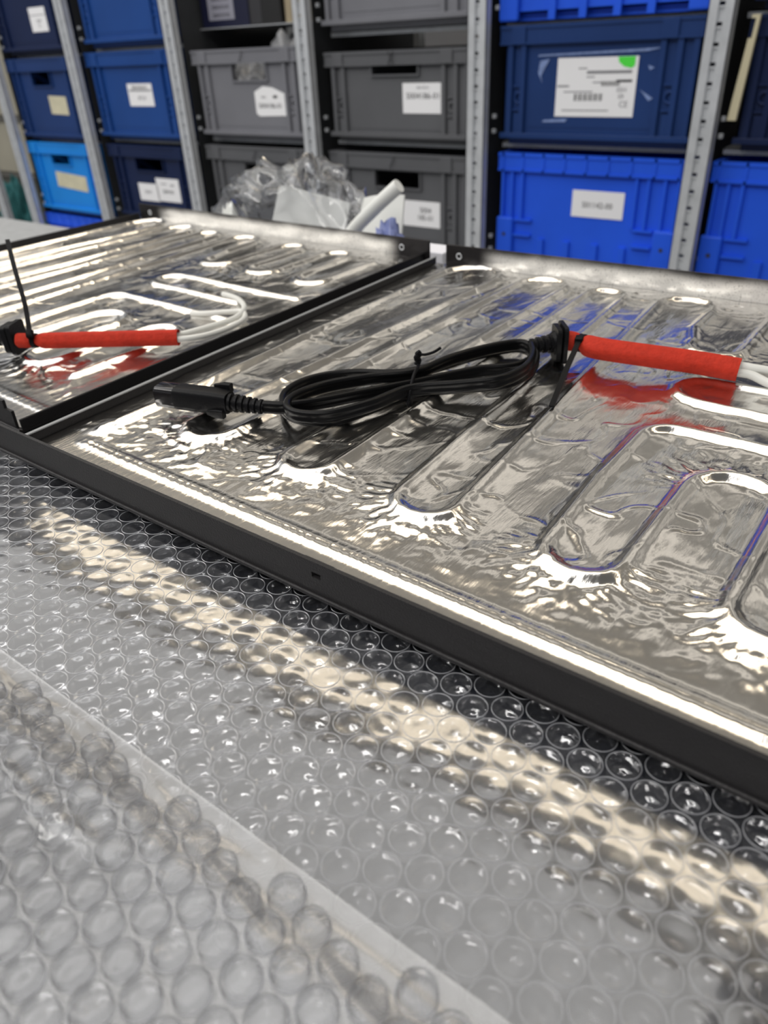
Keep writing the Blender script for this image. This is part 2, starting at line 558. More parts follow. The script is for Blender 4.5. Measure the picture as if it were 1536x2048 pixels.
# ------------------------------------------------------------------ crates
def crate(bay, x0, x1, z0, z1, m, label, style='euro', handle=None, name='storage_crate', depth=0.36, group=None, deck=None):
    """open plastic crate whose front face is at y = SY + 0.004; returns its Empty (local: x from left, y from front, z from base)"""
    zb = z0 if deck is None else deck
    t = thing(name, label, 'crate', (x0, SY + 0.004, zb), group)
    W, Hh = x1 - x0, z1 - zb
    foot = 0.012
    rim_h = 0.155 * Hh
    ins = 0.008
    mb = MB()
    # base and walls
    mb.box(0.016, W - 0.016, 0.020, depth - 0.016, 0, foot)
    mb.box(ins, W - ins, ins, depth - ins, foot, foot + 0.003)
    mb.box(ins, ins + 0.003, ins, depth - ins, foot, Hh)
    mb.box(W - ins - 0.003, W - ins, ins, depth - ins, foot, Hh)
    mb.box(ins, W - ins, depth - ins - 0.003, depth - ins, foot, Hh)
    if handle:
        hx0, hx1, hz0, hz1 = handle
        hx0, hx1, hz0, hz1 = hx0 - x0, hx1 - x0, hz0 - zb, hz1 - zb
        mb.box(ins, hx0, ins, ins + 0.003, foot, Hh)
        mb.box(hx1, W - ins, ins, ins + 0.003, foot, Hh)
        mb.box(hx0, hx1, ins, ins + 0.003, foot, hz0)
        mb.box(hx0, hx1, ins, ins + 0.003, hz1, Hh)
    else:
        mb.box(ins, W - ins, ins, ins + 0.003, foot, Hh)
    mb.build('body', m, t)
    # rim
    mb = MB()
    for a in ((0, W, 0, 0.006), (0, W, depth - 0.006, depth), (0, 0.006, 0.006, depth - 0.006), (W - 0.006, W, 0.006, depth - 0.006)):
        mb.box(a[0], a[1], a[2], a[3], Hh - rim_h, Hh)
    mb.box(0, W, -0.002, 0, Hh - 0.006, Hh)
    mb.box(0, W, -0.002, 0, Hh - rim_h, Hh - rim_h + 0.004)
    mb.build('rim', m, t)
    if style == 'euro':
        for cx in (0.065 * W, 0.80 * W):
            MB().bbox(cx, cx + 0.075 * W, -0.0035, 0, Hh - rim_h, Hh - 0.001, 0.001).build('rim_block', m, t)
        # raised side columns
        for cx in (0.045, 0.115, 0.80, 0.875, 0.945):
            MB().box(cx * W, cx * W + 0.010, 0.001, ins, foot + 0.006, Hh - rim_h).build('rib', m, t)
        for cx in (0.075, 0.835):
            MB().box(cx * W, cx * W + 0.026, 0.002, ins, 0.50 * Hh, 0.515 * Hh).build('latch_bar', m, t)
            MB().box(cx * W, cx * W + 0.026, 0.002, ins, 0.30 * Hh, 0.315 * Hh).build('latch_bar', m, t)
            MB().box(cx * W + 0.004, cx * W + 0.022, 0.0035, ins, 0.10 * Hh, 0.28 * Hh).build('latch_plate', m, t)
            mb = MB()
            ring = [(cx * W + 0.013 + 0.009 * math.cos(a), 0.41 * Hh + 0.009 * math.sin(a)) for a in np.linspace(0, 2 * math.pi, 17)[:-1]]
            mb.sweep([(px, 0.004, pz) for px, pz in ring + ring[:1]], circ(0.0022, 6), up=(0, 1, 0), closed_caps=False)
            mb.build('latch_ring', m, t, smooth=True)
        MB().bbox(0.004, W - 0.004, 0.000, ins + 0.002, foot, foot + 0.010, 0.001).build('base_lip', m, t)
        MB().box(0.16 * W, 0.80 * W, 0.0072, ins, 0.16 * Hh, 0.64 * Hh).build('label_field', m, t)
    else:
        n = 9
        for k in range(n):
            cx = 0.01 + (W - 0.024) * k / (n - 1)
            MB().box(cx, cx + 0.004, -0.002, 0, Hh - rim_h, Hh).build('rim_divider', m, t)
        for cx in (0.02, 0.075, 0.135, 0.76, 0.82, 0.90, 0.965):
            MB().box(cx * W, cx * W + 0.006, 0.001, ins, 0.42 * Hh, Hh - rim_h).build('rib', m, t)
        for cx, w2 in ((0.0, 0.10), (0.885, 0.115)):
            MB().bbox(cx * W, (cx + w2) * W, -0.002, ins + 0.002, 0.0, 0.43 * Hh, 0.004).build('corner_block', m, t)
            bm = MB()
            ctr = (cx + 0.05) * W
            bm.prism_xz([(ctr + 0.004 * math.cos(a), 0.27 * Hh + 0.004 * math.sin(a)) for a in np.linspace(0, 2 * math.pi, 13)[:-1]], -0.0026, 0.001)
            bm.build('rivet_hole', M_INK, t)
        for cx in (0.105, 0.775):
            for zq in (0.26, 0.40):
                MB().box(cx * W, (cx + 0.10) * W, 0.0, ins, zq * Hh, (zq + 0.02) * Hh).build('ledge', m, t)
        for cx in (0.25, 0.40, 0.56, 0.71):
            MB().box(cx * W, cx * W + 0.014, 0.002, ins, 0.0, 0.25 * Hh).build('foot_rib', m, t)
    if handle:
        mb = MB()
        b = 0.004
        for a in ((hx0 - b, hx1 + b, hz0 - b, hz0), (hx0 - b, hx0, hz0, hz1), (hx1, hx1 + b, hz0, hz1)):
            mb.box(a[0], a[1], 0.003, 0.014, a[2], a[3])
        mb.build('handle_frame', m, t)
    t['_x0'], t['_z0'] = x0, zb
    return t


def sticker(t, x0, x1, z0, z1, m=None, tilt=0.0, y=0.0066, poly=None):
    """paper label as a part of the crate; returned object is centred so lettering can hang on it"""
    cx, cz = (x0 + x1) / 2, (z0 + z1) / 2
    w2, h2 = (x1 - x0) / 2, (z1 - z0) / 2
    pl = poly or [(-w2, -h2), (w2, -h2), (w2, h2), (-w2, h2)]
    o = MB().prism_xz(pl, -0.0003, 0.0003).build('paper_label', m or M_PAPER, t)
    o.location = (cx - t['_x0'], y, cz - t['_z0'])
    o.rotation_euler = (0, tilt, 0)
    return o


def bars(lab, rows, m=M_INK, name='printed_lines'):
    """flat printed bars (x0, x1, z0, z1) joined into one printed area"""
    mb = MB()
    for a in rows:
        mb.box(a[0], a[1], -0.0005, -0.0002, a[2], a[3])
    return mb.build(name, m, lab)


def xmark(t, x, z, s, strokes=((-1, -1, 1, 1), (-1, 1, 1, -1))):
    mb = MB()
    for a in strokes:
        p0, p1 = Vector((x + a[0] * s * 0.6, -0.0042, z + a[1] * s)), Vector((x + a[2] * s * 0.6, -0.0042, z + a[3] * s))
        mb.sweep([p0, p1], circ(0.0011, 6))
    return mb.build('pen_mark', M_INK, t)


# row at the top edge of the photograph
c = crate('AB', -2.650, -2.262, 0.160, 0.372, M_NAVYD, 'deep navy crate with a divided white label, at the top left of the rack')
l = sticker(c, -2.457, -2.372, 0.218, 0.279)
bars(l, [(-0.041, 0.041, 0.010, 0.012)], M_GREYINK)
text('S004\n01', 0.012, (0.002, -0.0006, -0.010), M_GREYINK, l)
c = crate('BC', -2.205, -1.815, 0.168, 0.378, M_MID, 'mid blue crate without a label, above the blue crate with a white label')
c = crate('DE', -1.305, -0.905, 0.172, 0.382, M_GREYL, 'light grey crate cut by the top edge, stacked above the crate marked X')
c = crate('EF', -0.850, -0.446, 0.170, 0.380, M_ROYAL, 'royal blue crate cut by the top edge, above the crate with the shipping label', style='grid')
c = crate('FG', -0.392, 0.000, 0.166, 0.376, M_NAVYD, 'deep navy crate in the last bay on the top row')

# middle row
c = crate('AB', -2.655, -2.262, -0.078, 0.152, M_NAVY, 'navy crate with a hand hole and a faded cream label', handle=(-2.528, -2.426, 0.078, 0.115))
l = sticker(c, -2.464, -2.370, -0.002, 0.049, M_CREAM, 0.03)
c = crate('BC', -2.215, -1.815, -0.067, 0.158, M_MID, 'mid blue crate with one small white label in the middle')
l = sticker(c, -2.052, -1.943, 0.023, 0.079)
bars(l, [(-0.050, 0.050, 0.009, 0.013)], M_GREYINK)
text('S004184-01', 0.013, (0, -0.0006, 0.018), M_INK, l, sx=1.1)
text('00124', 0.014, (0.004, -0.0006, -0.008), M_GREYINK, l)
c = crate('CD', -1.752, -1.357, -0.053, 0.150, M_GREYL, 'light grey crate stuffed with clear bags showing through its hand hole', handle=(-1.612, -1.494, 0.082, 0.125))
l = sticker(c, -1.543, -1.441, 0.003, 0.066, poly=[(-0.051, -0.026), (-0.04, -0.032), (0.051, -0.030), (0.051, 0.018), (0.012, 0.031), (-0.02, 0.034), (-0.051, 0.022)])
text('S004186-01', 0.0155, (0, -0.0006, -0.009), M_INK, l, sx=1.1)
text('0041', 0.009, (-0.02, -0.0006, 0.010), M_GREYINK, l)
bars(l, [(0.012, 0.026, 0.008, 0.014)], M_INK)
xmark(c, 0.185, 0.186, 0.011, strokes=((-1, -1, 1, 1),))
c = crate('DE', -1.300, -0.905, -0.048, 0.133, M_GREY, 'grey crate marked with a pen X above its dark hand hole', handle=(-1.168, -1.046, 0.088, 0.121))
l = sticker(c, -1.087, -0.980, 0.013, 0.071)
text('S004186-01', 0.0165, (0, -0.0006, 0.004), M_INK, l, sx=1.12)
text('0041 86 01', 0.007, (0, -0.0006, 0.020), M_GREYINK, l)
xmark(c, 0.190, 0.167, 0.011)
c = crate('EF', -0.845, -0.452, -0.041, 0.164, M_NAVY, 'navy crate with a large shipping label and a green dot')
l = sticker(c, -0.724, -0.568, 0.011, 0.108)
rows = [(-0.035, -0.018, 0.030, 0.032), (-0.018, 0.068, 0.022, 0.027), (-0.018, -0.002, 0.016, 0.018), (-0.076, -0.052, 0.001, 0.004), (-0.005, 0.014, 0.007, 0.009), (-0.062, -0.004, -0.008, -0.006), (-0.064, 0.030, -0.039, -0.037)]
bars(l, rows, M_GREYINK)
bars(l, [(-0.040 + k * 0.0034, -0.040 + k * 0.0034 + (0.0012 if k % 3 else 0.0024), -0.022, -0.010) for k in range(17)], M_INK, 'barcode')
bars(l, [(0.012 + k * 0.0028, 0.0135 + k * 0.0028, 0.002, 0.010) for k in range(13)] + [(0.040, 0.070, 0.008, 0.012)], M_INK, 'barcode')
text('CE', 0.014, (0.058, -0.0006, -0.028), M_GREYINK, l)
text('05H\n09', 0.011, (0.052, -0.0006, -0.010), M_GREYINK, l)
o = MB().prism_xz([(0.040, 0.048), (0.042, 0.040), (0.052, 0.033), (0.066, 0.030), (0.072, 0.034), (0.072, 0.048)], -0.0010, -0.0005).build('green_dot', M_GREEN, l)
# peeled tape around the shipping label
tp = mat('scuffed_clear_tape', (0.20, 0.28, 0.52), 0.35, var=0.3, vscale=90)
for pl in ([(-0.12, 0.052), (0.09, 0.055), (0.12, 0.060), (-0.118, 0.055)], [(-0.115, 0.045), (-0.095, 0.048), (-0.112, 0.020), (-0.108, 0.008), (-0.118, 0.025)],
           [(-0.10, -0.055), (-0.05, -0.052), (-0.055, -0.058), (-0.105, -0.059)], [(0.086, -0.004), (0.112, -0.018), (0.104, -0.022)], [(0.096, 0.034), (0.108, 0.030), (0.100, 0.026)]):
    MB().prism_xz(pl, -0.0003, 0.0002).build('tape_scuff', tp, l)
c = crate('FG', -0.388, 0.000, -0.040, 0.160, M_NAVYD, 'deep navy crate beside the slotted upright at the right end')
o = MB().prism_xz([(-0.394, 0.010), (-0.380, 0.010), (-0.373, 0.128), (-0.371, 0.160), (-0.384, 0.160), (-0.384, 0.155), (-0.377, 0.155), (-0.379, 0.128), (-0.384, 0.128)], SY - 0.012, SY - 0.004).build('plastic_strip', M_STRIP)
tag(o, 'thin cream plastic strip standing in front of the deep navy crate', 'strip')

# lower row
c = crate('AB', -2.655, -2.262, -0.302, -0.084, M_LIGHT, 'light blue crate with a hand hole and a yellowed label', handle=(-2.531, -2.429, -0.148, -0.117))
l = sticker(c, -2.533, -2.364, -0.223, -0.176, M_CREAM, 0.06)
c = crate('BC', -2.200, -1.805, -0.290, -0.078, M_NAVYD, 'deep navy crate with a hand hole and two overlapping white labels', handle=(-2.080, -1.955, -0.146, -0.114))
l = sticker(c, -2.092, -2.000, -0.232, -0.183)
text('S0041', 0.014, (-0.002, -0.0006, 0.0), M_GREYINK, l)
l = sticker(c, -2.004, -1.900, -0.229, -0.165)
text('S004181', 0.0150, (0.0, -0.0006, -0.005), M_INK, l)
bars(l, [(-0.030, -0.004, 0.015, 0.018), (0.012, 0.030, 0.012, 0.016)], M_GREYINK)
c = crate('CD', -1.750, -1.360, -0.285, -0.068, M_GREY, 'grey crate with papers showing in its hand hole, behind the clear bag', handle=(-1.609, -1.498, -0.141, -0.110))
xmark(c, 0.190, 0.198, 0.010, strokes=((-1, -1, 1, 1),))
mb = MB()
for k in range(6):
    mb.box(-1.602 + random.uniform(0, .004), -1.505, SY + 0.030 + 0.001 * k, SY + 0.20, -0.270 + k * 0.0245, -0.2485 + k * 0.0245)
o = mb.build('paper_stack', M_SHEETPAPER)
tag(o, 'bundle of white papers seen through the hand hole of the grey crate', 'paper')
c = crate('DE', -1.305, -0.905, -0.285, -0.068, M_GREY, 'grey crate with a dark hand hole and a white label behind the clear bag', handle=(-1.172, -1.045, -0.140, -0.106))
l = sticker(c, -1.095, -0.991, -0.222, -0.166)
text('S004\n185-01', 0.0165, (0.012, -0.0006, 0.0), M_INK, l)
xmark(c, 0.190, 0.199, 0.011, strokes=((-1, -1, 1, 1),))
c = crate('EF', -0.840, -0.452, -0.275, -0.056, M_ROYAL, 'royal blue crate with one white numbered label', style='grid')
l = sticker(c, -0.672, -0.564, -0.169, -0.119)
text('S01142-00', 0.0150, (0.0, -0.0006, -0.002), M_INK, l)
c = crate('FG', -0.408, -0.010, -0.275, -0.056, M_ROYAL, 'royal blue crate without a label in the last bay', style='grid')
c = crate('AB', -2.655, -2.262, -0.530, -0.310, M_ROYAL, 'royal blue crate under the light blue crate', style='grid')

# clear bags in the light grey crate
def crumple(name, label, cx, cy, cz, rx, ry, rz, m, seed, cat='bag', n=28, amp=0.30, zmin=None):
    th = np.linspace(0, 2 * np.pi, 2 * n, endpoint=False)
    ph = np.linspace(-np.pi / 2, np.pi / 2, n)
    T, P = np.meshgrid(th, ph)
    nx, ny, nz = np.cos(P) * np.cos(T), np.cos(P) * np.sin(T), np.sin(P)
    d = 1 + amp * ridge(nx * 2.3 + ny * 1.1 + seed, nz * 2.6 - ny * 1.7 + seed * .7, seed) - amp * 0.5 + amp * 0.5 * perlin(nx * 5 + nz * 3 + 9, ny * 5 + seed, seed + 3)
    X, Y, Z = cx + rx * nx * d, cy + ry * ny * d, cz + rz * nz * d
    if zmin is not None:
        Z = np.maximum(Z, zmin)
    X = np.concatenate([X, X[:, :1]], 1); Y = np.concatenate([Y, Y[:, :1]], 1); Z = np.concatenate([Z, Z[:, :1]], 1)
    o = grid_mesh(name, X, Y, Z, m)
    return tag(o, label, cat)


M_BAGW = film('milky_bag_film', (0.86, 0.86, 0.84), 0.38, 1.6, 0.22)
crumple('plastic_bag', 'crumpled clear bag poking over the rim of the light grey crate', -1.475, SY + 0.11, 0.060, 0.10, 0.085, 0.115, M_BAGW, 4)
crumple('plastic_bag', 'crumpled clear bag filling the hand hole of the light grey crate', -1.600, SY + 0.105, 0.045, 0.085, 0.080, 0.085, M_BAGW, 9)
crumple('plastic_bag', 'small clear bag at the right end of the light grey crate', -1.400, SY + 0.25, 0.070, 0.030, 0.07, 0.105, M_BAGW, 12)

# dark carton standing deep in the third bay
MB().box(-0.48, -0.04, 0.075, 0.42, 0.995, 0.997).build('shelf_board', M_GALV, rack)
MB().box(-0.46, -0.06, 0.4305, 0.4320, 0.70, 1.2).build('rear_panel', mat('zinc_rear_panel', (0.16, 0.165, 0.16), 0.5, 0.2), rack)
t = thing('navy_carton', 'dark navy carton with a grey printed label standing deep in the open bay', 'carton', (-1.774, SY + 0.08, 0.1972))
MB().bbox(0, 0.172, 0, 0.11, 0, 0.14, 0.002).build('body', mat('dark_navy_carton', (0.006, 0.008, 0.035), 0.5), t)
l = MB().box(0.028, 0.122, -0.0008, 0, 0.016, 0.12).build('paper_label', mat('grey_label', (0.30, 0.30, 0.36), 0.6), t)
for k in range(5):
    text('S00418 0142', 0.012, (0.075, -0.0012, 0.026 + 0.017 * k), M_INK, l)
t = thing('black_box', 'black box between the dark navy carton and the tan carton', 'box', (-1.600, SY + 0.08, 0.1972))
MB().bbox(0, 0.108, 0, 0.11, 0, 0.14, 0.002).build('body', mat('black_box_card', (0.008, 0.008, 0.009), 0.6), t)
MB().box(0.006, 0.044, -0.0007, 0, 0.002, 0.138).build('grey_band', mat('dark_grey_band', (0.03, 0.03, 0.035), 0.6), t)
MB().bbox(-0.001, 0.109, -0.001, 0.111, 0.14, 0.150, 0.001).build('lid', mat('black_box_lid', (0.02, 0.02, 0.022), 0.5), t)
t = thing('tan_carton', 'tan carton beside the black box in the open bay', 'carton', (-1.488, SY + 0.09, 0.1972))
MB().bbox(0, 0.085, 0, 0.11, 0, 0.17, 0.002).build('body', M_CARD, t)
MB().box(0.035, 0.05, -0.0007, 0, 0, 0.17).build('tape', M_BEIGE, t)

# things beyond the end of the rack
def carton(label, z0, z1, m, ml, lip):
    t = thing('storage_carton', label, 'carton', (-4.45, 2.05, z0))
    h = z1 - z0
    MB().bbox(0, 1.05, 0, 0.5, 0, h - lip, 0.004).build('body', m, t)
    MB().box(-0.008, 1.058, -0.008, 0.508, h - lip, h).build('lid', ml, t)
    MB().box(0.36, 0.41, -0.0008, 0, 0, h - lip).build('tape', M_CARD, t)


M_LID = mat('dark_carton_lid', (0.10, 0.095, 0.085), 0.7)
M_OLIVE = mat('dark_olive_board', (0.055, 0.060, 0.050), 0.7, var=0.15, vscale=8)
carton('dark olive carton at the bottom of the stack beyond the rack end', FLOOR_Z, -0.310, M_OLIVE, M_LID, 0.02)
carton('beige carton in the middle of the stack beyond the rack end', -0.308, -0.066, M_BEIGE, M_LID, 0.022)
carton('beige carton on top of the stack beyond the rack end', -0.064, 0.36, M_BEIGE, M_LID, 0.03)
crumple('cloth_bundle', 'dark teal cloth bundle left of the rack end', -3.45, 1.84, -0.56, 0.085, 0.09, 0.235, M_TEAL, 21, 'cloth', zmin=FLOOR_Z + 0.002)
t = thing('brown_board', 'brown board standing left of the rack end', 'board', (-3.36, 1.66, FLOOR_Z))
MB().bbox(-0.09, 0.035, 0, 0.02, 0, 0.52, 0.002).build('panel', mat('brown_board', (0.17, 0.085, 0.045), 0.7, var=0.2, vscale=10), t)
MB().bbox(-0.092, 0.037, -0.001, 0.021, 0.52, 0.53, 0.001).build('edge_strip', M_CARD, t)

# ------------------------------------------------------------------ clear bag with papers on the bench
crumple('poly_bag', 'clear crumpled poly bag holding white papers behind the left panel', -0.60, 0.635, -0.045, 0.125, 0.055, 0.085, M_BAG, 33, 'bag', n=40, amp=0.28, zmin=-0.0995)


def sheet(name, label, P, thick, m, cat='paper', bend=0.0):
    a, b, c_, d = [Vector(p) for p in P]
    n = (b - a).cross(d - a).normalized()
    us = np.linspace(0, 1, 9)
    top, bot = [], []
    for v in us:
        for u in us:
            p = a.lerp(b, u).lerp(d.lerp(c_, u), v) + n * (bend * math.sin(math.pi * u) * (0.5 + v * 0.5))
            top.append(p + n * thick)
            bot.append(p)
    k = 9
    fs = []
    for j in range(k - 1):
        for i in range(k - 1):
            q = (j * k + i, j * k + i + 1, (j + 1) * k + i + 1, (j + 1) * k + i)
            fs.append(q)
            fs.append(tuple(k * k + w for w in reversed(q)))
    edge = [i for i in range(k)] + [j * k + k - 1 for j in range(1, k)] + [(k - 1) * k + i for i in range(k - 2, -1, -1)] + [j * k for j in range(k - 2, 0, -1)]
    for i in range(len(edge)):
        e0, e1 = edge[i], edge[(i + 1) % len(edge)]
        fs.append((e0, k * k + e0, k * k + e1, e1))
    o = MB().add(top + bot, fs).build(name, m, smooth=True, sharp=0.6)
    return tag(o, label, cat)


sheet('folded_paper', 'white folded paper lying in the clear bag, left of the rolled one', [(-0.635, 0.592, -0.085), (-0.530, 0.592, -0.085), (-0.530, 0.640, 0.008), (-0.630, 0.640, 0.020)], 0.002, M_SHEETPAPER, bend=0.006)
sheet('folded_paper', 'white folded paper leaning beside the paper roll', [(-0.520, 0.590, -0.085), (-0.440, 0.590, -0.085), (-0.455, 0.632, 0.022), (-0.505, 0.632, 0.016)], 0.002, M_SHEETPAPER, bend=0.006)
mb = MB()
mb.sweep(spline([(-0.522, 0.580, -0.060), (-0.490, 0.582, -0.012), (-0.460, 0.586, 0.016), (-0.433, 0.592, 0.038)], 6), circ(0.0065, 14))
o = mb.build('paper_roll', M_SHEETPAPER, smooth=True, sharp=0.7)
tag(o, 'white paper roll sticking up out of the clear bag', 'paper')
crumple('tissue_wad', 'small white crumpled tissue at the left end of the clear bag', -0.668, 0.60, -0.050, 0.018, 0.02, 0.052, M_SHEETPAPER, 41, 'tissue', n=18, zmin=-0.0995)
crumple('blue_pouch', 'small pale blue pouch at the right end of the clear bag', -0.440, 0.582, -0.048, 0.018, 0.02, 0.054, mat('pale_blue_pouch', (0.20, 0.24, 0.48), 0.4), 45, 'pouch', n=18, zmin=-0.0995)


o = MB().bbox(-0.385, -0.3450, 0.530, 0.556, -0.0995, 0.0005, 0.001).build('white_gap_block', mat('plain_white', (0.75, 0.75, 0.80), 0.8))  # plain white block, added to fill the gap between the panels
tag(o, 'white block filling the gap between the two panels', 'foam block')


# ================================================================== FOIL PANELS
QR = [(-0.3195, 0.1337), (0.066, 0.1337), (0.060, 0.5130), (-0.3334, 0.5018)]     # near-left, near-right, far-right, far-left
QL = [(-0.7215, 0.1580), (-0.3365, 0.1490), (-0.3470, 0.5068), (-0.7240, 0.5165)]


def quad(Q, s, t):
    q = np.array(Q)
    s, t = np.asarray(s)[..., None], np.asarray(t)[..., None]
    return (q[0] * (1 - s) + q[1] * s) * (1 - t) + (q[3] * (1 - s) + q[2] * s) * t


# heating cable course (right panel's own coordinates)
def arc(cx, cy, r, a0, a1, n=9):
    return [(cx + r * math.cos(math.radians(a)), cy + r * math.sin(math.radians(a))) for a in np.linspace(a0, a1, n)]


def xrow(near, far, y):
    return near + (far - near) * (y - 0.20) / 0.28


ROWN = [-0.3000, -0.2690, -0.2440, -0.2080, -0.1845, -0.1490, -0.1240, -0.0870, -0.0600, -0.0270, -0.0010, 0.0300]
ROWF = [-0.3100, -0.2640, -0.2460, -0.2120, -0.1950, -0.1700, -0.1480, -0.0950, -0.0600, -0.0270, -0.0010, 0.0300]
YN, YF = 0.200, 0.476
path = [(-0.300, 0.170)]
up = True
for k in range(0, 7):
    xn, xf = ROWN[k], ROWF[k]
    if up:
        path += [(xrow(xn, xf, y), y) for y in (YN, 0.30, 0.40, YF)]
        if k + 1 <= 6:
            x2 = ROWF[k + 1]
            path += arc((xf + x2) / 2, YF, (x2 - xf) / 2, 180, 0)
    else:
        path += [(xrow(xn, xf, y), y) for y in (YF, 0.40, 0.30, YN)]
        x2 = ROWN[k + 1]
        path += arc((xn + x2) / 2, YN, (x2 - xn) / 2, 180, 360)
    up = not up
PATHS = [path]
# the last long row turns at the far end and comes back part of the way
PATHS.append(arc(-0.131, 0.476, 0.017, 180, 0) + [(-0.114, 0.44), (-0.108, 0.42)] + arc(-0.094, 0.415, 0.014, 180, 360) + [(-0.080, 0.45), (-0.080, 0.476)] +
             arc(-0.066, 0.476, 0.014, 180, 0) + [(-0.052, 0.43)] + arc(-0.038, 0.415, 0.014, 180, 360) + [(-0.024, 0.476)] + arc(-0.010, 0.476, 0.014, 180, 0) +
             [(0.004, 0.42)] + arc(0.018, 0.415, 0.014, 180, 360) + [(0.032, 0.476)])
# rows across, near the cable outlet
PATHS.append([(0.045, 0.366), (-0.080, 0.366)] + arc(-0.080, 0.352, 0.014, 90, 270) + [(0.012, 0.338)])
NEAR9 = arc(-0.0735, YN, 0.0135, 180, 360)
PATHS.append([(0.045, 0.307), (-0.076, 0.307)] + arc(-0.076, 0.293, 0.014, 90, 180) + [(-0.0900, 0.25), (-0.087, YN)] + NEAR9 +
             [(-0.060, 0.26)] + arc(-0.0435, 0.262, 0.0165, 180, 0) + [(-0.027, YN)] + arc(-0.014, YN, 0.013, 180, 360) + [(-0.001, 0.262)] +
             arc(0.0145, 0.262, 0.0155, 180, 0) + [(0.030, 0.19)])
UENDS = [((ROWN[k] + ROWN[k + 1]) / 2, YN, -1, (ROWN[k + 1] - ROWN[k]) / 2) for k in (1, 3, 5)] + [(-0.0735, YN, -1, 0.0135), (-0.014, YN, -1, 0.013)]
UENDS += [((ROWF[k] + ROWF[k + 1]) / 2, YF, 1, (ROWF[k + 1] - ROWF[k]) / 2) for k in (0, 2, 4)] + [(-0.131, YF, 1, 0.017), (-0.066, YF, 1, 0.014), (-0.010, YF, 1, 0.014)]
UENDS += [(-0.0435, 0.262, 1, 0.0165), (-0.094, 0.415, -1, 0.014), (-0.038, 0.415, -1, 0.014)]


def dist_paths(X, Y, paths, cap=0.02):
    D = np.full(X.shape, cap)
    for p in paths:
        for (ax, ay), (bx, by) in zip(p[:-1], p[1:]):
            L2 = (bx - ax) ** 2 + (by - ay) ** 2
            if L2 < 1e-12:
                continue
            msk = (X > min(ax, bx) - cap) & (X < max(ax, bx) + cap) & (Y > min(ay, by) - cap) & (Y < max(ay, by) + cap)
            if not msk.any():
                continue
            x, y = X[msk], Y[msk]
            tt = np.clip(((x - ax) * (bx - ax) + (y - ay) * (by - ay)) / L2, 0, 1)
            D[msk] = np.minimum(D[msk], np.hypot(x - ax - tt * (bx - ax), y - ay - tt * (by - ay)))
    return D


def foil_height(X, Y, seed):
    D = dist_paths(X, Y, PATHS)
    h = 0.0021 * np.exp(-(D / 0.0029) ** 2.4) + 0.0010 * np.exp(-(D / 0.0090) ** 2)
    # front margin bead and side bead
    yb = 0.1565 - 0.012 * (X + 0.14)
    fade = sstep(-0.305, -0.296, X)
    db = np.abs(Y - yb)
    h += fade * (0.0004 * np.exp(-(db / 0.0036) ** 4) + 0.00016 * np.exp(-((np.abs(Y - yb) - 0.0017) / 0.0009) ** 2))
    # small creases across the bead
    h += fade * 0.00018 * np.exp(-(db / 0.004) ** 2) * np.maximum(0, ridge(X / 0.006, Y / 0.05, seed + 11) - 0.55) * 2
    # slack between the cables: long soft waves along the rows
    inside = sstep(0.160, 0.175, Y) * (0.4 + 0.6 * sstep(0.002, 0.006, D))
    h += inside * (0.00042 * perlin(X / 0.017, Y / 0.060, seed) + 0.00020 * perlin(X / 0.008, Y / 0.022, seed + 1))
    h += inside * 0.00007 * perlin(X / 0.0032, Y / 0.008, seed + 2)
    h += inside * (0.00060 * perlin(X / 0.034, Y / 0.050, seed + 13) + 0.00080 * np.abs(perlin(X / 0.026 + 0.3 * perlin(X / .03, Y / .04, seed + 15), Y / 0.100, seed + 14)))
    # wrinkles: sparse sharp creases
    rr = ridge(X / 0.020 + 0.6 * perlin(X / .02, Y / .02, seed + 6), Y / 0.030, seed + 3)
    h += inside * 0.00045 * np.maximum(0, rr - 0.80) * 5 * (0.3 + 0.7 * sstep(-0.1, 0.4, perlin(X / 0.05, Y / 0.05, seed + 4)))
    # crinkles radiating outside the bends
    for cx, cy, sg, r0 in UENDS:
        dx, dy = X - cx, (Y - cy) * sg
        r = np.hypot(dx, dy)
        msk = (r < r0 + 0.030) & (dy > -0.012)
        if not msk.any():
            continue
        rm, am = r[msk], np.arctan2(dy[msk], dx[msk])
        wdw = sstep(r0 + 0.0005, r0 + 0.004, rm) * (1 - sstep(r0 + 0.008, r0 + 0.028, rm)) * sstep(-0.012, 0.006, dy[msk])
        cr = ridge(am * 3.6 + 20 + cx * 50, rm / 0.016 + cx * 90, seed + 5) + 0.75 * ridge(am * 9 + 7 + cx * 70, rm / 0.007, seed + 7)
        h[msk] += 0.00036 * wdw * (cr - 0.6)
    # front area creases, stronger at the near left corner
    fr = (1 - sstep(0.185, 0.205, Y)) * sstep(0.160, 0.166, Y)
    corner = 0.35 + 0.65 * (1 - sstep(-0.26, -0.13, X))
    q = ridge((X * 0.8 + Y * 0.6) / 0.016, (Y * 0.8 - X * 0.6) / 0.009, seed + 8) + 0.5 * ridge(X / 0.006, Y / 0.006, seed + 9)
    h += fr * corner * 0.00028 * (q - 0.6)
    # puckers along the far margin
    fm = sstep(0.486, 0.492, Y) * (1 - sstep(0.497, 0.501, Y))
    h += fm * 0.0012 * np.maximum(0, ridge(X / 0.012, Y / 0.02, seed + 10) - 0.5)
    h *= sstep(0.0, 0.004, Y - 0.1365)
    return np.maximum(h, 0) + 0.0008


